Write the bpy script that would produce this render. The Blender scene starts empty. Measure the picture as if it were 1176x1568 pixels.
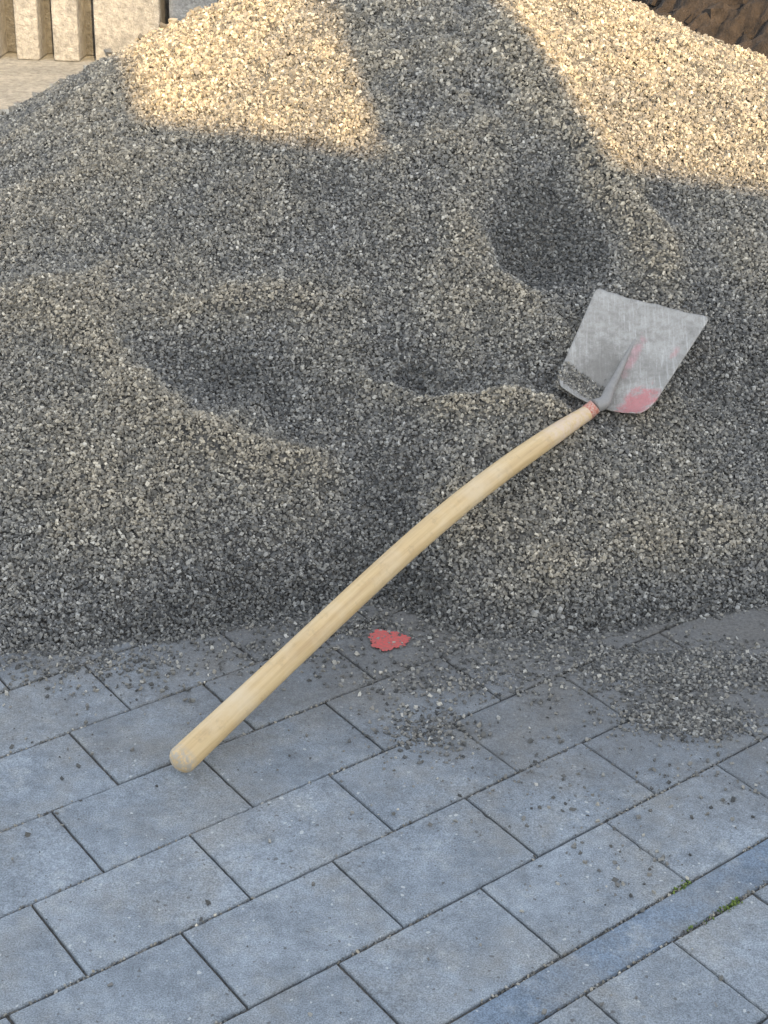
import bpy, math, numpy as np
from mathutils import Vector, Matrix
rng=np.random.default_rng(7)
D=bpy.data; SC=bpy.context.scene; COL=SC.collection
# ---------------------------------------------------------------- camera (1.675 m above the paving, 2x phone lens)
F=2232.0; PITCH=.4697; ROLL=-.0409; CH=1.675
cp,sp=math.cos(PITCH),math.sin(PITCH); cr,sr=math.cos(ROLL),math.sin(ROLL)
R0=np.array([1.,0,0]);U0=np.array([0,sp,cp]);FW=np.array([0,cp,-sp])
RR=cr*R0-sr*U0; UU=sr*R0+cr*U0
cam=D.cameras.new("camera"); co=D.objects.new("camera",cam); COL.objects.link(co)
M=Matrix.Identity(4)
for i in range(3):
    M[i][0]=RR[i];M[i][1]=UU[i];M[i][2]=-FW[i]
M[2][3]=CH
co.matrix_world=M
cam.sensor_fit='VERTICAL'; cam.sensor_height=36; cam.lens=36*F/1568; cam.clip_end=2000; cam.clip_start=.05
SC.camera=co
# ---------------------------------------------------------------- noise
def vnoise(X,Y,sc,seed):
    x=X/sc+1000; y=Y/sc+1000; xi=np.floor(x).astype(np.int64); yi=np.floor(y).astype(np.int64)
    fx=x-xi; fy=y-yi; fx=fx*fx*(3-2*fx); fy=fy*fy*(3-2*fy)
    def h(a,b):
        n=(a*374761393+b*668265263+seed*974634777)&0x7fffffff
        n=((n^(n>>13))*1274126177)&0x7fffffff
        n=(n^(n>>16))&0xffff
        return n/65535.0*2-1
    return (h(xi,yi)*(1-fx)+h(xi+1,yi)*fx)*(1-fy)+(h(xi,yi+1)*(1-fx)+h(xi+1,yi+1)*fx)*fy
# ---------------------------------------------------------------- pile height
CX,CY,HH=.07,4.9,1.32
fx=np.array([-.795,-.592,-.393,-.19,-.0327,.0558,.17,.382,.611,.892])
fy=np.array([2.59,2.60,2.66,2.77,2.84,2.83,2.71,2.69,2.80,2.91])
def base(X,Y):
    X=np.asarray(X,float);Y=np.asarray(Y,float)
    ax=np.where(X<CX,2.7,3.5)
    foot=CY-2.2*np.sqrt(np.clip(1-((X-CX)/ax)**2,0.0,1))
    c=np.interp(X,fx,fy); 
    wX=np.clip(1-(np.abs(X-.05)-1.1)/1.0,0,1)
    corr=(c-foot)*wX
    t=np.clip((CY-Y)/2.2,0,1.2)**1.5
    Yp=Y-corr*t
    r=np.sqrt(((X-CX)/ax)**2+((Yp-CY)/2.2)**2+.0012)
    z=HH*(1-r)
    return .02*np.logaddexp(0,(z-.012)/.02)
def segd(X,Y,pts):
    best=np.full(np.shape(X),9.)
    for (a,b) in zip(pts[:-1],pts[1:]):
        a=np.array(a[:2]);b=np.array(b[:2]); d=b-a; L=d@d
        t=np.clip(((X-a[0])*d[0]+(Y-a[1])*d[1])/L,0,1)
        best=np.minimum(best,np.hypot(X-a[0]-t*d[0],Y-a[1]-t*d[1]))
    return best
RIDGES=[([(-.911,3.59),(-.806,3.48),(-.643,3.29),(-.471,3.18),(-.326,3.13),(-.172,3.14)],.055,.040),
 ([(-.0593,3.38),(.0389,3.35),(.166,3.28),(.292,3.29),(.404,3.28)],.036,.032),
 ([(.308,4.41),(.453,4.17),(.539,4.03),(.594,3.88),(.682,3.74)],.075,.052),
 ([(.144,3.80),(.264,3.68),(.363,3.57)],.05,.030),
 ([(-.501,3.55),(-.338,3.59),(-.22,3.57)],.045,.020),
 ([(-1.,3.54),(-.911,3.59),(-.757,3.58)],.08,.022),
 ([(-.185,4.40),(-.094,4.08),(-.011,3.81)],.08,.018),
 ([(.241,2.73),(.464,2.85),(.701,2.96),(.908,3.05)],.12,.018)]
HOLES=[((-.493,3.36),.22,.15,.042),((.102,3.39),.18,.09,.042),((.385,3.77),.14,.16,.10),((-.288,3.79),.25,.2,.022),((-.285,3.36),.15,.12,.022),((.327,3.44),.2,.15,.025),((-.048,3.14),.3,.1,.018),((-.75,3.05),.3,.2,-.03)]
AB=math.radians(40)
BN=np.array([-.10,-math.sin(AB),math.cos(AB)]); BN/=np.linalg.norm(BN)
def height0(X,Y):
    z=base(X,Y); m=np.clip(z/.12,0,1)
    d=0
    wx=X+.025*vnoise(X,Y,.2,41)+.010*vnoise(X,Y,.06,42); wy_=Y+.025*vnoise(X,Y,.2,43)+.010*vnoise(X,Y,.06,44)
    for pts,sg,a in RIDGES: d=d+a*np.exp(-(segd(wx,wy_,pts)/sg)**2)*(1+.25*vnoise(X,Y,.25,45))
    for c,sx,sy,a in HOLES: d=d-a*np.exp(-((wx-c[0])/sx)**2-((wy_-c[1])/sy)**2)
    up=np.clip((z-.6)/.3,0,1)
    d=d+.020*vnoise(X,Y,.42,1)+.009*vnoise(X,Y,.19,2)+.007*vnoise(X,Y,.085,3)+(.005+.011*up)*vnoise(X,Y,.045,4)
    foot=.006*vnoise(X,Y,.12,8)+.004*vnoise(X,Y,.05,9)
    return z+d*m+foot*np.clip(z/.02,0,1)*(1-m)-.012
hl,hr,tr,tl=[np.array(q) for q in ((.405,3.36,.322),(.623,3.28,.280),(.796,3.49,.486),(.517,3.58,.522))]
BP=np.array([.53,3.35,.33]); BM=(hl+hr+tr+tl)/4
def height(X,Y):
    z=height0(X,Y)
    zp=BP[2]-((X-BP[0])*BN[0]+(Y-BP[1])*BN[1])/BN[2]
    w=np.exp(-np.clip(np.hypot((X-BM[0])/.24,(Y-BM[1])/.17)-.75,0,9)**2/.06)
    lim=zp-.014
    return np.where(z>lim,z*(1-w)+lim*w,z)
# ---------------------------------------------------------------- helpers
def mat(name):
    m=D.materials.new(name); m.use_nodes=True; nt=m.node_tree; b=nt.nodes['Principled BSDF']; return m,nt,b
class N:
    def __init__(s,nt): s.nt=nt
    def new(s,t,**k):
        n=s.nt.nodes.new(t)
        for a,v in k.items(): setattr(n,a,v)
        return n
    def l(s,a,b): s.nt.links.new(a,b)
    def noise(s,vec,scale,detail=4,rough=.55,off=None):
        n=s.new('ShaderNodeTexNoise'); n.inputs['Scale'].default_value=scale; n.inputs['Detail'].default_value=detail; n.inputs['Roughness'].default_value=rough
        if off is not None:
            a=s.new('ShaderNodeVectorMath',operation='ADD'); s.l(vec,a.inputs[0]); a.inputs[1].default_value=off; vec=a.outputs[0]
        s.l(vec,n.inputs['Vector']); return n.outputs['Fac']
    def ramp(s,f,stops,interp='LINEAR'):
        n=s.new('ShaderNodeValToRGB'); n.color_ramp.interpolation=interp
        e=n.color_ramp.elements
        while len(e)<len(stops): e.new(.5)
        for q,(p,c) in zip(e,stops):
            q.position=p; q.color=(c,c,c,1) if isinstance(c,(int,float)) else (*c,1)
        s.l(f,n.inputs[0]); return n.outputs[0]
    def mix(s,f,a,b,bt='MIX'):
        n=s.new('ShaderNodeMix',data_type='RGBA',blend_type=bt)
        for sock,v in ((n.inputs[0],f),(n.inputs[6],a),(n.inputs[7],b)):
            if isinstance(v,(int,float)): sock.default_value=v if sock==n.inputs[0] else (v,v,v,1)
            elif isinstance(v,tuple): sock.default_value=(*v,1)
            else: s.l(v,sock)
        return n.outputs[2]
    def math(s,op,a,b=0.,c=0.,clamp=False):
        n=s.new('ShaderNodeMath',operation=op,use_clamp=clamp)
        for sock,v in zip(n.inputs,(a,b,c)):
            if isinstance(v,(int,float)): sock.default_value=v
            else: s.l(v,sock)
        return n.outputs[0]
    def bump(s,h,dist,st=1.,norm=None):
        n=s.new('ShaderNodeBump'); n.inputs['Distance'].default_value=dist; n.inputs['Strength'].default_value=st; s.l(h,n.inputs['Height'])
        return n.outputs[0]
    def pos(s): return s.new('ShaderNodeNewGeometry').outputs['Position']
    def attr(s,name,t='GEOMETRY'): return s.new('ShaderNodeAttribute',attribute_name=name,attribute_type=t)
def mkobj(name,verts,faces,m=None,parent=None,smooth=False):
    me=D.meshes.new(name); me.from_pydata([tuple(map(float,v)) for v in verts],[],faces); me.update()
    if smooth:
        for p in me.polygons: p.use_smooth=True
    o=D.objects.new(name,me); COL.objects.link(o)
    if m: me.materials.append(m)
    if parent: o.parent=parent
    return o
def empty(name):
    e=D.objects.new(name,None); COL.objects.link(e); return e
def npmesh(name,V,Q,m,parent=None,smooth=False):
    V=np.ascontiguousarray(V,np.float32); Q=np.ascontiguousarray(Q,np.int32); k=Q.shape[1]
    me=D.meshes.new(name); me.vertices.add(len(V)); me.vertices.foreach_set('co',V.ravel())
    me.loops.add(Q.size); me.loops.foreach_set('vertex_index',Q.ravel())
    me.polygons.add(len(Q)); me.polygons.foreach_set('loop_start',np.arange(len(Q),dtype=np.int32)*k)
    me.polygons.foreach_set('use_smooth',np.full(len(Q),smooth,bool))
    me.update(calc_edges=True)
    o=D.objects.new(name,me); COL.objects.link(o); me.materials.append(m)
    if parent: o.parent=parent
    return o
def fattr(o,name,vals,dom='POINT'):
    a=o.data.attributes.new(name,'FLOAT',dom); a.data.foreach_set('value',np.asarray(vals,np.float32))
def boxes(name,bl,m,parent=None,bev=.01):
    V=[];Fc=[]
    for (x0,x1,y0,y1,z0,z1) in bl:
        k=len(V)
        V+=[(x,y,z) for z in (z0,z1) for y in (y0,y1) for x in (x0,x1)]
        Fc+=[[k+i for i in f] for f in ((0,2,3,1),(4,5,7,6),(0,1,5,4),(2,6,7,3),(0,4,6,2),(1,3,7,5))]
    o=mkobj(name,V,Fc,m,parent)
    if bev:
        b=o.modifiers.new('bev','BEVEL'); b.width=bev; b.segments=2; b.limit_method='ANGLE'
    return o
# ---------------------------------------------------------------- gravel materials
def gravel_mat(name,inst=True):
    m,nt,b=mat(name); n=N(nt); pos=n.pos()
    if inst:
        rnd=n.attr('rnd').outputs['Fac']; tone=n.attr('tone').outputs['Fac']
    else:
        v=n.new('ShaderNodeTexVoronoi'); v.inputs['Scale'].default_value=110; n.l(pos,v.inputs['Vector'])
        rnd=n.new('ShaderNodeSeparateColor'); n.l(v.outputs['Color'],rnd.inputs[0]); rnd=rnd.outputs[0]
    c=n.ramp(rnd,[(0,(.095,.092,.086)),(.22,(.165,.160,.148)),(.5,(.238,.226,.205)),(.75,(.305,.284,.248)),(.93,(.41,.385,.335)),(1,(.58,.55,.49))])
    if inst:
        c3=n.mix(1.,c,n.ramp(tone,[(0,(.58,.60,.62)),(.35,(.85,.865,.88)),(.7,(1.06,1.04,.98)),(1,(1.30,1.22,1.07))]),'MULTIPLY')  # tints the chips from dark bluish to pale warm
    else: c3=n.mix(1.,c,(.5,.5,.5),'MULTIPLY')
    n.l(c3,b.inputs['Base Color']); b.inputs['Roughness'].default_value=.9
    b.inputs['Specular IOR Level'].default_value=.2
    if not inst:
        n.l(n.bump(v.outputs['Distance'],.006),b.inputs['Normal'])
    return m
GM=gravel_mat('crushed_gravel'); GB=gravel_mat('gravel_bed',False)
CUB=np.array([(x,y,z) for z in (-1,1) for y in (-1,1) for x in (-1,1)],float)*.5
CQ=np.array([(0,2,3,1),(4,5,7,6),(0,1,5,4),(2,6,7,3),(0,4,6,2),(1,3,7,5)])
def scatter(name,P,scl,tone,parent=None,m=None):
    """angular crushed chips, every one a jittered six-sided block, as one mesh"""
    n=len(P)
    q=rng.normal(size=(n,4)); q/=np.linalg.norm(q,axis=1)[:,None]; w,x,y,z=q.T
    R=np.stack([1-2*(y*y+z*z),2*(x*y-z*w),2*(x*z+y*w),2*(x*y+z*w),1-2*(x*x+z*z),2*(y*z-x*w),2*(x*z-y*w),2*(y*z+x*w),1-2*(x*x+y*y)],1).reshape(n,3,3)
    dim=np.stack([np.ones(n),rng.uniform(.6,.95,n),rng.uniform(.4,.75,n)],1)*.82
    v=(CUB[None]+rng.uniform(-.24,.24,(n,8,3)))*dim[:,None]*scl[:,None,None]
    v=np.einsum('nij,nkj->nki',R,v)+P[:,None]
    f=CQ[None]+(np.arange(n)*8)[:,None,None]
    o=npmesh(name,v.reshape(-1,3),f.reshape(-1,4),m or GM,parent)
    fattr(o,'rnd',np.repeat(rng.random(n),6),'FACE'); fattr(o,'tone',np.repeat(tone,6),'FACE')
    return o
# ---------------------------------------------------------------- pile body
pile=empty('gravel_pile')
st=.016; gx=np.arange(-3.0,3.9,st); gy=np.arange(2.1,7.4,st)
GX,GY=np.meshgrid(gx,gy); GZ=height(GX,GY)
nx,ny=len(gx),len(gy)
idx=np.arange(nx*ny).reshape(ny,nx)
Q=np.stack([idx[:-1,:-1],idx[:-1,1:],idx[1:,1:],idx[1:,:-1]],-1).reshape(-1,4)
keep=GZ.ravel()[Q].max(1)>-.006
V=np.stack([GX,GY,GZ-.005],-1).reshape(-1,3)
npmesh('pile_body',V,Q[keep],GB,pile,True)
def from_blur(A,k):
    r=range(-k,k+1,max(1,k//3)); return sum(np.roll(np.roll(A,i,0),j,1) for i in r for j in r)/len(r)**2
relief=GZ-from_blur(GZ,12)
def samp(A,X,Y):
    u=np.clip((X-gx[0])/st,0,nx-1.001); v=np.clip((Y-gy[0])/st,0,ny-1.001); i=u.astype(int); j=v.astype(int); a=u-i;b=v-j
    return (A[j,i]*(1-a)+A[j,i+1]*a)*(1-b)+(A[j+1,i]*(1-a)+A[j+1,i+1]*a)*b
def sample(x0,x1,y0,y1,dens):
    n=int((x1-x0)*(y1-y0)*dens); return rng.uniform(x0,x1,n),rng.uniform(y0,y1,n)
X1,Y1=sample(-1.3,1.5,2.2,5.1,52000)
k=np.abs(X1)<.40+.235*Y1; X1,Y1=X1[k],Y1[k]
X2,Y2=sample(-3,3.9,2.1,7.4,3500); k=~((np.abs(X2)<.40+.235*Y2)&(X2>-1.3)&(X2<1.5)&(Y2<5.1)&(Y2>2.2)); X2,Y2=X2[k],Y2[k]
X=np.concatenate([X1,X2]);Y=np.concatenate([Y1,Y2]); big=np.concatenate([np.ones(len(X1)),np.full(len(X2),2.3)])
Z=samp(GZ,X,Y); k=Z>-.004; X,Y,Z,big=X[k],Y[k],Z[k],big[k]
scl=(.0046+.0068*rng.random(len(X))**1.8)*big*(1+.25*np.clip((Z-.65)/.25,0,1))
Z=Z+rng.uniform(-.4,.6,len(X))*scl+(.003+.004*np.clip((Z-.6)/.3,0,1))*vnoise(X,Y,.024,77)*np.clip(Z/.1,0,1)
tone=.52+samp(relief,X,Y)/.06+.18*vnoise(X,Y,.3,21)+.12*vnoise(X,Y,.09,22)-.18*np.exp(-np.clip(Z,0,9)/.10)*(X<.25)+.2*np.clip((-X-.30)/.4,0,1)+.14*np.clip((Z-.75)/.2,0,1)  # chip colour: darker in hollows and at the foot, lighter on crests
tone=tone+.14*np.clip((X-.3)/.2,0,1)*np.exp(-((Z-.12)/.08)**2)
tone=tone-.25*np.exp(-((X-.40)/.13)**2-((Y-3.78)/.17)**2)  # extra darkening of the chips in two dug hollows
tone=tone-.12*np.exp(-((X-.10)/.18)**2-((Y-3.39)/.09)**2)
tone=np.clip(tone+rng.normal(0,.06,len(X)),0,1)
scatter('pile_stones',np.stack([X,Y,Z],-1),scl,tone,pile)
# loose gravel on the paving
lx,ly=[],[]
X,Y=sample(-1.2,1.5,1.2,3.2,6500)
fY=np.interp(X,fx,fy); d=fY-Y
pr=np.exp(-np.clip(d,0,9)/.08)*1.3+.026*np.exp(-np.clip(d,0,9)/.5)*(1+X)+.006
pr=pr*(1+1.4*vnoise(X,Y,.1,31)+.8*vnoise(X,Y,.04,32))
k=(rng.random(len(X))<pr)&(samp(GZ,X,Y)<.0); lx.append(X[k]);ly.append(Y[k])
for (x_,y_,rx,ry,m_) in [(.637,2.44,.07,.035,2400),(.60,2.60,.12,.05,2000),(.10,2.36,.055,.045,600),(.206,2.55,.1,.045,600),(-.09,2.74,.1,.035,700),(.08,2.52,.09,.03,260),(.76,2.64,.1,.05,1500),(-.62,2.56,.14,.035,700),(.36,2.67,.15,.035,1300),(.37,2.21,.08,.06,90),(.42,1.98,.07,.06,60),(-.19,2.61,.08,.035,400),(.63,2.25,.1,.1,80),(.15,2.2,.3,.1,90)]:
    lx.append(x_+rng.normal(0,rx,m_)); ly.append(y_+rng.normal(0,ry,m_))
X=np.concatenate(lx);Y=np.concatenate(ly)
scl=.0025+.0078*rng.random(len(X))**2
zb=np.maximum(samp(GZ,X,Y),0)
scatter('loose_gravel',np.stack([X,Y,zb+scl*.22],-1),scl,rng.uniform(.0,.65,len(X)))
# ---------------------------------------------------------------- paving
SL=.3; AA=.6752; TX,TY=-2.7506*SL,7.0741*SL; WR=.6618; DL=.0528
ca,sa=math.cos(AA),math.sin(AA)
def uv(u,v): return TX+SL*(u*ca+v*WR*sa), TY+SL*(u*sa-v*WR*ca)
bl=[]
def row(v0,v1,off,ln=1.,ulo=-14,uhi=20):
    m=ulo
    while m<uhi:
        bl.append((off+m,off+m+ln,v0,v1)); m+=ln
for k in range(-32,5):
    row(k,k+1,(0.5 if k%2 else 0)+DL*k)
KV=5.40
for k in range(0,16):
    row(KV+k,KV+1+k,.45-3+(.33 if k%2 else 0),2/3.)
pv=[];pf=[];pr_=[]
gap=.0020/SL; ch=.0045; NE,NS=24,16
for (u0,u1,v0,v1) in bl:
    cx_,cy_=uv((u0+u1)/2,(v0+v1)/2)
    if abs(cx_)>4 or cy_<-.6 or cy_>7: continue
    if 3.2<cy_<6.5 and abs(cx_)<1.6: continue
    near=abs(cx_)<1.3 and .9<cy_<3.3
    k=len(pv); dz=rng.normal(0,.0008); tx_,ty_=rng.normal(0,.004,2)
    gu=gap*rng.uniform(.7,1.5); gv=gu/WR
    ne,ns=(NE,NS) if near else (1,1)
    per=[(i/ne,0) for i in range(ne)]+[(1,i/ns) for i in range(ns)]+[(1-i/ne,1) for i in range(ne)]+[(0,1-i/ns) for i in range(ns)]
    m_=len(per); jit=rng.normal(0,.0003,m_)+.0012*(rng.random(m_)<.06)*rng.random(m_) if near else np.zeros(m_)
    for li,(z,ins) in enumerate(((-.03,0),(-ch*.8,0),(-ch*.22,ch*.35),(0,ch*1.2))):
        for q,(s_,t_) in enumerate(per):
            e=(ins+max(0,jit[q])*(li>0)*(1+.3*li))/SL; ev=e/WR
            ua,ub,va,vb=u0+gu+e,u1-gu-e,v0+gv+ev,v1-gv-ev
            x,y=uv(ua+(ub-ua)*s_,va+(vb-va)*t_); pv.append((x,y,z+dz+(x-cx_)*tx_+(y-cy_)*ty_))
    for r in range(3):
        for i in range(m_):
            j=(i+1)%m_; a=k+m_*r
            pf.append((a+i,a+m_+i,a+m_+j,a+j)); 
    pf.append(tuple(k+3*m_+i for i in range(m_))[::-1])
    pr_+= [rng.random()]*(3*m_+1)
def concrete(n,b,pos,rn,base_a,base_b,dirtmask=True,bumpd=.0016):
    c=n.mix(rn,base_a,base_b)
    wp=n.new('ShaderNodeTexNoise'); wp.inputs['Scale'].default_value=60; wp.inputs['Detail'].default_value=1; n.l(pos,wp.inputs['Vector'])
    wv=n.new('ShaderNodeVectorMath',operation='MULTIPLY_ADD'); n.l(wp.outputs['Color'],wv.inputs[0]); wv.inputs[1].default_value=(.012,)*3; n.l(pos,wv.inputs[2])
    c=n.mix(1.,c,n.ramp(n.noise(pos,7,5,.72),[(.3,.74),(.7,1.20)]),'MULTIPLY')
    c=n.mix(1.,c,n.ramp(n.noise(pos,40,4,.75,(5,1,1)),[(.3,.78),(.7,1.20)]),'MULTIPLY')
    c=n.mix(n.ramp(n.noise(pos,13,5,.75,(3,7,1)),[(.53,0.),(.70,.5)]),c,(.43,.435,.41))
    c=n.mix(n.ramp(n.noise(pos,5,4,.7,(13,2,1)),[(.46,0.),(.68,.5)]),c,(.29,.268,.225))
    fine=n.ramp(n.noise(pos,380,1,.7),[(.3,.66),(.5,1.),(.7,1.34)])
    c=n.mix(1.,c,fine,'MULTIPLY')
    v=n.new('ShaderNodeTexVoronoi'); v.inputs['Scale'].default_value=95; n.l(wv.outputs[0],v.inputs['Vector'])
    sc_=n.new('ShaderNodeSeparateColor'); n.l(v.outputs['Color'],sc_.inputs[0])
    near=n.math('LESS_THAN',v.outputs['Distance'],n.math('MULTIPLY',sc_.outputs[2],.36))
    pick=n.math('GREATER_THAN',sc_.outputs[0],.92)
    c=n.mix(n.math('MULTIPLY',n.math('MULTIPLY',pick,near),.6),c,(.60,.60,.56))
    pick=n.math('LESS_THAN',sc_.outputs[1],.10)
    c=n.mix(n.math('MULTIPLY',n.math('MULTIPLY',pick,near),.65),c,(.09,.08,.07))
    if dirtmask:
        sx=n.new('ShaderNodeSeparateXYZ'); n.l(pos,sx.inputs[0])
        yy=n.math('ADD',sx.outputs[1],n.math('MULTIPLY',sx.outputs[0],.14))
        yy=n.math('ADD',yy,n.math('MULTIPLY',n.math('SUBTRACT',n.noise(pos,5,7,.78),.5),1.0))
        mk=n.ramp(n.math('MULTIPLY_ADD',yy,1/.8,-2.09/.8,True),[(.05,0.),(.4,.45),(.65,.72),(1.,.86)])
        dc=n.mix(n.ramp(n.noise(pos,120,4,.75),[(.3,0.),(.7,1.)]),(.07,.062,.052),(.20,.185,.16))
        c=n.mix(mk,c,dc)
    n.l(c,b.inputs['Base Color']); b.inputs['Roughness'].default_value=.8; b.inputs['Specular IOR Level'].default_value=.35
    h=n.math('ADD',n.noise(pos,350,1,.7),n.math('MULTIPLY',n.noise(pos,60,4,.6),1.5))
    n.l(n.bump(h,bumpd),b.inputs['Normal'])
pm,nt,b=mat('concrete_paver'); n=N(nt); concrete(n,b,n.pos(),n.attr('rnd').outputs['Fac'],(.222,.248,.270),(.280,.306,.326))
paving=empty('block_paving')
po=mkobj('paving_stones',pv,pf,pm,paving)
fattr(po,'rnd',pr_,'FACE')
jm,nt,b=mat('joint_sand'); n=N(nt); pos=n.pos()
c=n.mix(n.ramp(n.noise(pos,120,4,.75),[(.3,0.),(.7,1.)]),(.04,.038,.034),(.19,.175,.15)); n.l(c,b.inputs['Base Color']); b.inputs['Roughness'].default_value=.95
mkobj('joint_sand',[(-4.3,-1,-.008),(4.3,-1,-.008),(4.3,7.3,-.008),(-4.3,7.3,-.008)],[(0,1,2,3)],jm,paving)
km,nt,b=mat('kerb_strip_concrete'); n=N(nt); concrete(n,b,n.pos(),.5,(.165,.205,.25),(.175,.215,.26),False,.0005)
kv=[];kf=[]
for m in range(-5,6):
    u0=1.1+m*3.333; k=len(kv); v0=5.012; v1=KV-.012
    for (z,ins) in ((-.03,0),(-.006,0),(-.002,.002),(-.001,.006)):
        i1=ins/SL; i2=i1/WR
        for (u,v) in ((u0+.006+i1,v0+i2),(u0+3.327-i1,v0+i2),(u0+3.327-i1,v1-i2),(u0+.006+i1,v1-i2)):
            x,y=uv(u,v); kv.append((x,y,z))
    for r in range(3):
        for i in range(4):
            j=(i+1)%4; a=k+4*r; kf.append((a+i,a+4+i,a+4+j,a+j))
    kf.append((k+15,k+14,k+13,k+12))
npmesh('kerb_strip',kv,kf,km,paving)
gp=[]
for v in list(range(-1,6))+[KV]:
    for i in range(700):
        u=rng.uniform(-2,6); x,y=uv(u,v+rng.normal(0,.012)); 
        if vnoise(np.array([x]),np.array([y]),.12,61)[0]>-.2: gp.append((x,y,rng.uniform(-.007,-.001)))
scatter('joint_grit',np.array(gp),rng.uniform(.0025,.006,len(gp)),rng.uniform(.2,.9,len(gp)),paving)
ms,nt,b=mat('moss'); n=N(nt); c=n.mix(n.attr('rnd').outputs['Fac'],(.04,.08,.008),(.16,.22,.03)); n.l(c,b.inputs['Base Color'])
mp_=[]
for (v,ua,ub,k) in ((5.0,3.06,3.22,40),(KV,3.16,3.34,60),(KV,2.9,3.1,10)):
    for i in range(k):
        x,y=uv(rng.uniform(ua,ub),v+rng.normal(0,.018)); mp_.append((x,y,rng.uniform(-.005,.002)))
scatter('moss',np.array(mp_),rng.uniform(.002,.0055,len(mp_)),rng.random(len(mp_)),None,ms)
# red spray mark on a paver
rm,nt,b=mat('red_marking_paint'); n=N(nt); pos=n.pos()
c=n.mix(n.ramp(n.noise(pos,200,4,.8),[(.38,0.),(.60,1.)]),(.66,.09,.08),(.36,.12,.10)); n.l(c,b.inputs['Base Color']); b.inputs['Roughness'].default_value=.7
c0=np.array([.02,2.685,.0035]); vv=[c0]
for i in range(90):
    t=2*math.pi*i/90; r=1+.10*math.sin(3*t+1)+.05*math.sin(7*t)+rng.uniform(-.10,.10)
    vv.append(c0+np.array([.042*r*math.cos(t),.040*r*math.sin(t),0]))
mkobj('red_paint_mark',vv,[(0,i+1,(i+1)%90+1) for i in range(90)],rm)
# ---------------------------------------------------------------- shovel
shovel=empty('shovel')
def tube(name,pts,rads,m,parent,nseg=24,capround=True):
    pts=[np.array(p,float) for p in pts]
    PP=[2*pts[0]-pts[1]]+pts+[2*pts[-1]-pts[-2]]; RD=[rads[0]]+list(rads)+[rads[-1]]
    C=[];RS=[]
    for i in range(1,len(PP)-2):
        for s_ in range(10):
            t=s_/10; a,b_,c_,d_=PP[i-1:i+3]
            C.append(.5*((2*b_)+(-a+c_)*t+(2*a-5*b_+4*c_-d_)*t*t+(-a+3*b_-3*c_+d_)*t**3))
            RS.append(RD[i]*(1-t)+RD[i+1]*t)
    C.append(pts[-1]);RS.append(rads[-1])
    if capround:
        for _ in range(160):
            A=np.array(C); A[1:-1]=.25*A[:-2]+.5*A[1:-1]+.25*A[2:]; C=list(A)
        d=C[0]-C[1]; d/=np.linalg.norm(d); r=RS[0]; pre=[];prr=[]
        for k in (5,4,3,2,1):
            t=k/5*math.pi/2; pre.append(C[0]+d*r*.7*math.sin(t)); prr.append(max(r*math.cos(t),r*.03))
        C=pre+C;RS=prr+RS
    V=[];al=[];hc=[];L_=0
    for i,c_ in enumerate(C):
        T=C[min(i+1,len(C)-1)]-C[max(i-1,0)]; T/=np.linalg.norm(T)
        A=np.cross(T,[0,0,1.]);A/=np.linalg.norm(A);B=np.cross(A,T)
        if i: L_+=np.linalg.norm(c_-C[i-1])
        for k in range(nseg):
            t=2*math.pi*k/nseg
            V.append(c_+RS[i]*(A*math.cos(t)+B*math.sin(t))); al.append(L_); hc.append((L_,RS[i]*math.cos(t),RS[i]*math.sin(t)))
    Fc=[]
    for i in range(len(C)-1):
        for k in range(nseg):
            j=(k+1)%nseg; Fc.append((i*nseg+k,i*nseg+j,(i+1)*nseg+j,(i+1)*nseg+k))
    Fc.append(tuple(range(nseg))[::-1]); Fc.append(tuple((len(C)-1)*nseg+k for k in range(nseg)))
    o=mkobj(name,V,Fc,m,parent,True); fattr(o,'al',al)
    a=o.data.attributes.new('hc','FLOAT_VECTOR','POINT'); a.data.foreach_set('vector',np.array(hc,np.float32).ravel())
    return o
wm,nt,b=mat('ash_wood'); n=N(nt); hc=n.attr('hc').outputs['Vector']; al=n.attr('al').outputs['Fac']
mp=n.new('ShaderNodeMapping'); mp.inputs['Scale'].default_value=(4,90,90); n.l(hc,mp.inputs['Vector'])
g1=n.noise(mp.outputs[0],1.,4,.6)
c=n.ramp(g1,[(.25,(.50,.33,.155)),(.5,(.64,.455,.225)),(.75,(.73,.54,.295))])
c=n.mix(n.ramp(n.noise(hc,9,4,.6),[(.45,0.),(.7,.5)]),c,(.72,.59,.41))
c=n.mix(n.ramp(n.noise(hc,30,5,.75),[(.55,0.),(.75,.5)]),c,(.33,.23,.13))
end=n.ramp(al,[(.015,1.),(.035,0.)]); c=n.mix(n.math('MULTIPLY',end,n.ramp(n.noise(hc,120,3,.7),[(.4,0.),(.55,.9)])),c,(.42,.37,.30))
nk=n.ramp(n.math('MULTIPLY',al,.5),[(.60,0.),(.64,1.)])
c=n.mix(n.math('MULTIPLY',nk,n.ramp(n.noise(hc,70,3,.7),[(.4,0.),(.6,.7)])),c,(.68,.52,.40))
n.l(c,b.inputs['Base Color']); b.inputs['Roughness'].default_value=.5; n.l(n.bump(g1,.0005),b.inputs['Normal'])
hpts=[(-.353,2.185,.037),(-.279,2.283,.070),(-.189,2.401,.109),(-.106,2.509,.146),(-.019,2.625,.183),(.074,2.747,.221),(.159,2.858,.249),(.237,2.960,.268),(.313,3.061,.281),(.389,3.160,.291),(.441,3.229,.297),(.483,3.284,.300)]
tube('handle',hpts,[.0275,.026,.025,.025,.0253,.0257,.0258,.0255,.0252,.0240,.0215,.0190],wm,shovel)
rg,nt,b=mat('red_collar_paint'); n=N(nt); c=n.mix(n.ramp(n.noise(n.pos(),200,3,.7),[(.35,0.),(.65,1.)]),(.50,.13,.08),(.55,.40,.32)); n.l(c,b.inputs['Base Color'])
q0=np.array(hpts[-1]); q1=np.array([.503,3.291,.317])
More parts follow.
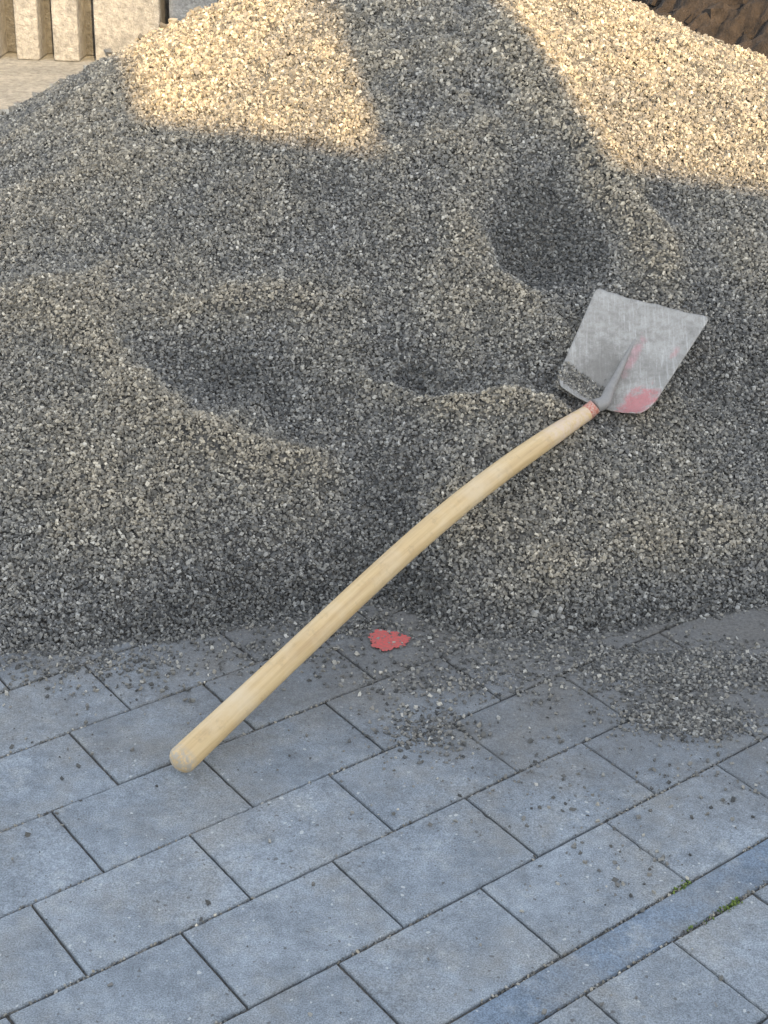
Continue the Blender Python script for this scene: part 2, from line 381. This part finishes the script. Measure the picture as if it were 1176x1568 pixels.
tube('collar',[q0-(q1-q0)*.1,q0+(q1-q0)*.45,q1],[.0195,.0190,.0180],rg,shovel,capround=False)
def pl(a,t): return (hl*(1-a)/2+hr*(1+a)/2)*(1-t)+(tl*(1-a)/2+tr*(1+a)/2)*t
sm,nt,b=mat('worn_steel'); n=N(nt); pos=n.pos(); aa=n.attr('a').outputs['Fac']; tt=n.attr('t').outputs['Fac']
c=n.ramp(n.noise(pos,14,6,.7),[(.3,(.27,.255,.225)),(.5,(.38,.362,.325)),(.7,(.47,.45,.41))])
c=n.mix(n.ramp(n.noise(pos,60,5,.75),[(.45,0.),(.70,.7)]),c,(.20,.18,.15))
mp=n.new('ShaderNodeMapping'); mp.inputs['Scale'].default_value=(200,14,14); mp.inputs['Rotation'].default_value=(0,0,.35); n.l(pos,mp.inputs['Vector'])
scr=n.ramp(n.noise(mp.outputs[0],1,3,.7),[(.52,0.),(.70,.6)])
c=n.mix(scr,c,(.60,.58,.54))
def blob(a0,t0,ra,rt,lo,hi,seed):
    da=n.math('DIVIDE',n.math('SUBTRACT',aa,a0),ra); dt=n.math('DIVIDE',n.math('SUBTRACT',tt,t0),rt)
    r=n.math('SQRT',n.math('ADD',n.math('MULTIPLY',da,da),n.math('MULTIPLY',dt,dt)))
    r=n.math('ADD',r,n.math('MULTIPLY',n.math('SUBTRACT',n.noise(pos,45,5,.8,(seed,0,0)),.5),2.2))
    return n.ramp(r,[(lo,1.),(hi,0.)])
c=n.mix(n.math('MULTIPLY',blob(.74,.12,.36,.20,.5,1.1,1),.75),c,(.56,.17,.17))
c=n.mix(n.math('MULTIPLY',blob(.14,.50,.12,.22,.4,1.,5),.5),c,(.54,.24,.26))
c=n.mix(n.math('MULTIPLY',blob(.80,.62,.08,.07,.4,1.,9),.4),c,(.52,.2,.2))
c=n.mix(n.math('MULTIPLY',blob(-.3,.30,.7,.42,.3,1.3,12),.75),c,(.17,.157,.135))
c=n.mix(n.ramp(n.noise(pos,300,2,.8),[(.5,0.),(.7,.5)]),c,(.26,.245,.215))
n.l(c,b.inputs['Base Color']); b.inputs['Metallic'].default_value=.15; b.inputs['Roughness'].default_value=.48
n.l(n.bump(n.noise(pos,90,5,.7),.0016),b.inputs['Normal'])
NA,NT=48,48; V=[];av=[];tv=[]
for j in range(NT+1):
    t=j/NT
    w=1.
    if t<.22: w=.72+.28*math.sqrt(max(0,1-(1-t/.22)**2))
    if t>.95: w=1-.05*(1-math.sqrt(max(0,1-((t-.95)/.05)**2)))
    for i in range(NA+1):
        a=(i/NA*2-1)
        p=pl(a*w,t)
        heel=max(0,1-t/.12)
        zoff=.030*abs(a)**2.2*(1-.75*t)+.012*heel**2 -.006+.007*math.exp(-(a/.07)**2)*max(0,1-t/.7)
        zoff+=.003*math.sin(a*3+1)*t
        if j==NT: p=p+(pl(a*w,1)-pl(a*w,.9))*.10*(.4*math.sin(7*a+1)+.3*math.sin(17*a)-.9*math.exp(-(a/.35)**2)*.6)
        V.append(p+BN*zoff); av.append(a); tv.append(t)
Fc=[(j*(NA+1)+i,j*(NA+1)+i+1,(j+1)*(NA+1)+i+1,(j+1)*(NA+1)+i) for j in range(NT) for i in range(NA)]
bo=mkobj('blade',V,Fc,sm,shovel,True); fattr(bo,'a',av); fattr(bo,'t',tv)
md=bo.modifiers.new('thick','SOLIDIFY'); md.thickness=.0025; md.offset=0
sk_,nt,b=mat('socket_steel'); n=N(nt); c=n.mix(n.noise(n.pos(),60,5,.7),(.19,.18,.165),(.37,.35,.32)); n.l(c,b.inputs['Base Color']); b.inputs['Metallic'].default_value=.1;b.inputs['Roughness'].default_value=.6
tube('socket',[q1,pl(.10,.02)+BN*.026,pl(.07,.15)+BN*.017,pl(.05,.30)+BN*.006,pl(.03,.48)+BN*.000,pl(.02,.66)-BN*.006],[.0180,.0155,.0115,.0085,.006,.0035],sk_,shovel,capround=False)
nn_=900; u=rng.random(nn_)**1.6; a=rng.uniform(-1,.1,nn_)
tt_=.01+.16*u*(1-.6*a); A_=a[:,None];T_=tt_[:,None]
base_=(hl*(1-A_)/2+hr*(1+A_)/2)*(1-T_)+(tl*(1-A_)/2+tr*(1+A_)/2)*T_
pp=base_+BN[None]*(.030*np.abs(a)**2.2*(1-.75*tt_)-.001)[:,None]
scatter('blade_gravel',pp,rng.uniform(.0028,.0075,nn_),rng.uniform(.3,.8,nn_),shovel)
# ---------------------------------------------------------------- ground & background
gm,nt,b=mat('dusty_ground'); n=N(nt); pos=n.pos()
c=n.mix(n.noise(pos,1.3,6,.65),(.20,.185,.155),(.38,.36,.31)); c=n.mix(1.,c,n.ramp(n.noise(pos,60,4,.7),[(.3,.75),(.7,1.2)]),'MULTIPLY')
n.l(c,b.inputs['Base Color']); b.inputs['Roughness'].default_value=.95; n.l(n.bump(n.noise(pos,40,5,.7),.02),b.inputs['Normal'])
mkobj('ground',[(-400,-400,-.035),(400,-400,-.035),(400,400,-.035),(-400,400,-.035)],[(0,1,2,3)],gm)
def bg_concrete(name,a_,b_,sc):
    m,nt,b=mat(name); n=N(nt); pos=n.pos()
    c=n.mix(n.ramp(n.noise(pos,sc,6,.7),[(.3,0.),(.7,1.)]),a_,b_); c=n.mix(1.,c,n.ramp(n.noise(pos,22,6,.8),[(.3,.5),(.7,1.3)]),'MULTIPLY')
    n.l(c,b.inputs['Base Color']); b.inputs['Roughness'].default_value=.9; n.l(n.bump(n.noise(pos,24,6,.75),.05),b.inputs['Normal']); return m
wy=9.0
bc=bg_concrete('slab_concrete',(.34,.335,.305),(.54,.52,.46),2.5)
boxes('concrete_slab',[(-9,-.9,7.1,9.8,-.03,.05)],bc,None,.02)
wc=bg_concrete('wall_concrete',(.30,.295,.275),(.50,.48,.44),5)
wall=empty('concrete_block_wall')
W0x,mpp=-2.40,.00385
bb=[(W0x+a_*mpp,W0x+b_*mpp,wy,wy+.22,.052,2.2) for a_,b_ in [(-150,-5),(22,58),(80,120),(145,247),(262,330)]]
x=W0x-160*mpp
while x>-8:
    wd=rng.uniform(.2,.55); bb.append((x-wd,x,wy,wy+.22,.052,2.2)); x-=wd+.09
boxes('ribs',bb,wc,wall,.012)
boxes('back_panel',[(-8.2,W0x+332*mpp,wy+.225,wy+.45,.052,2.25)],bg_concrete('shaded_recess_concrete',(.12,.118,.11),(.22,.215,.20),5),wall,.01)  # recess shade put into this darker copy of the wall concrete
# soil mound
mm,nt,b=mat('dark_soil'); n=N(nt); pos=n.pos()
c=n.mix(n.ramp(n.noise(pos,9,6,.7),[(.35,0.),(.65,1.)]),(.022,.016,.012),(.075,.055,.04)); n.l(c,b.inputs['Base Color']); b.inputs['Roughness'].default_value=.95
n.l(n.bump(n.noise(pos,20,6,.75),.06),b.inputs['Normal'])
xs=np.linspace(.9,8,400); ys=np.linspace(8.0,13,280); A,B=np.meshgrid(xs,ys)
r=np.sqrt(((A-4.2)/3.3)**2+((B-10.6)/2.5)**2); z=2.0*np.clip(1-r,0,1)**.8
z=z+np.clip(z/.2,0,1)*(.2*vnoise(A,B,.6,51)+.10*vnoise(A,B,.23,52)+.07*vnoise(A,B,.1,53)+.04*vnoise(A,B,.05,54))-.04
ii=np.arange(A.size).reshape(A.shape); Q=np.stack([ii[:-1,:-1],ii[:-1,1:],ii[1:,1:],ii[1:,:-1]],-1).reshape(-1,4)
sm_=npmesh('soil_mound',np.stack([A,B,z],-1).reshape(-1,3),Q,mm,None,False)
k=rng.integers(0,A.size,900); k=k[z.ravel()[k]>.05]
scatter('soil_clods',np.stack([A.ravel()[k],B.ravel()[k],z.ravel()[k]],-1),.03+.16*rng.random(len(k))**3,rng.random(len(k)),sm_,mm)
# ---------------------------------------------------------------- sky & sun
AZ=math.radians(-15); EL=math.radians(22)
w=D.worlds.new("World"); SC.world=w; w.use_nodes=True; nt=w.node_tree
sk=nt.nodes.new('ShaderNodeTexSky'); sk.sky_type='NISHITA'; sk.sun_disc=False; sk.sun_elevation=EL
sk.sun_rotation=AZ+math.pi
hs=nt.nodes.new('ShaderNodeHueSaturation'); hs.inputs['Saturation'].default_value=.45
bg=nt.nodes['Background']; bg.inputs['Strength'].default_value=.52; nt.links.new(sk.outputs[0],hs.inputs['Color']); nt.links.new(hs.outputs[0],bg.inputs['Color'])
sun=D.lights.new('sun','SUN'); sun.energy=9.5; sun.angle=math.radians(.6); sun.color=(1,.71,.37)
so=D.objects.new('sun',sun); COL.objects.link(so)
dv=Vector((math.sin(AZ)*math.cos(EL),math.cos(AZ)*math.cos(EL),-math.sin(EL)))
so.rotation_euler=dv.to_track_quat('-Z','Y').to_euler()
SC.view_settings.view_transform='Standard'; SC.view_settings.look='None'; SC.view_settings.exposure=0
# ---------------------------------------------------------------- unseen shadow blocker, added behind the photographer to shade the yard
blocker=empty('shadow_blocker')
hm,_,b=mat('blocker_plaster'); b.inputs['Base Color'].default_value=(.6,.57,.5,1)
pr=[(-6,0),(-6,4.7),(-.98,4.7),(-.98,4.24),(-.38,4.05),(.24,3.98),(.7,3.89),(6,3.89),(6,0)]  # outline shaped to set the shadow edges on the pile
V=[(x,y,z) for y in (-5,0) for x,z in pr]; m_=len(pr)
Fc=[tuple(range(m_)),tuple(range(m_,2*m_))[::-1]]+[(i,i+m_,(i+1)%m_+m_,(i+1)%m_) for i in range(m_)]
mkobj('blocker_body',V,Fc,hm,blocker)
V=[(x,y,z) for z,xa,xb in ((3.0,-.36,.24),(3.95,-.36,.24),(4.6,-.41,.08),(6.2,-.41,.08)) for y in (-.6,-.02) for x in (xa,xb)]  # tapered stack, added to cast the shaded strip between the sunlit patches
Fc=[]
for k in range(3):
    a=4*k; Fc+=[(a,a+1,a+5,a+4),(a+1,a+3,a+7,a+5),(a+3,a+2,a+6,a+7),(a+2,a,a+4,a+6)]
Fc+=[(0,2,3,1),(12,13,15,14)]
mkobj('blocker_stack',V,Fc,hm,blocker)
fm,_,b=mat('blocker_frame'); b.inputs['Base Color'].default_value=(.75,.74,.7,1)
wg,_,b=mat('blocker_glass'); b.inputs['Base Color'].default_value=(.04,.05,.06,1); b.inputs['Roughness'].default_value=.05
dm,_,b=mat('blocker_door_wood'); b.inputs['Base Color'].default_value=(.16,.09,.05,1)
fr=[];gl=[]  # windows and entrance only dress the added blocker
for x in (-4.6,-2.6,2.2,4.2):
    fr+=[(x-.55,x+.55,.003,.07,.9,1.0),(x-.55,x+.55,.003,.07,2.2,2.3),(x-.55,x-.47,.003,.07,1.0,2.2),(x+.47,x+.55,.003,.07,1.0,2.2),(x-.03,x+.03,.003,.07,1.0,2.2)]
    gl+=[(x-.47,x-.03,.003,.03,1.0,2.2),(x+.03,x+.47,.003,.03,1.0,2.2)]
boxes('blocker_frames',fr,fm,blocker,0); boxes('blocker_panes',gl,wg,blocker,0)
boxes('blocker_door',[(-.5,.5,.003,.06,.02,2.1)],dm,blocker,.01)
blocker.rotation_euler=(0,0,-AZ); blocker.location=(-9*math.sin(AZ)+.1,4.9-9*math.cos(AZ),0)
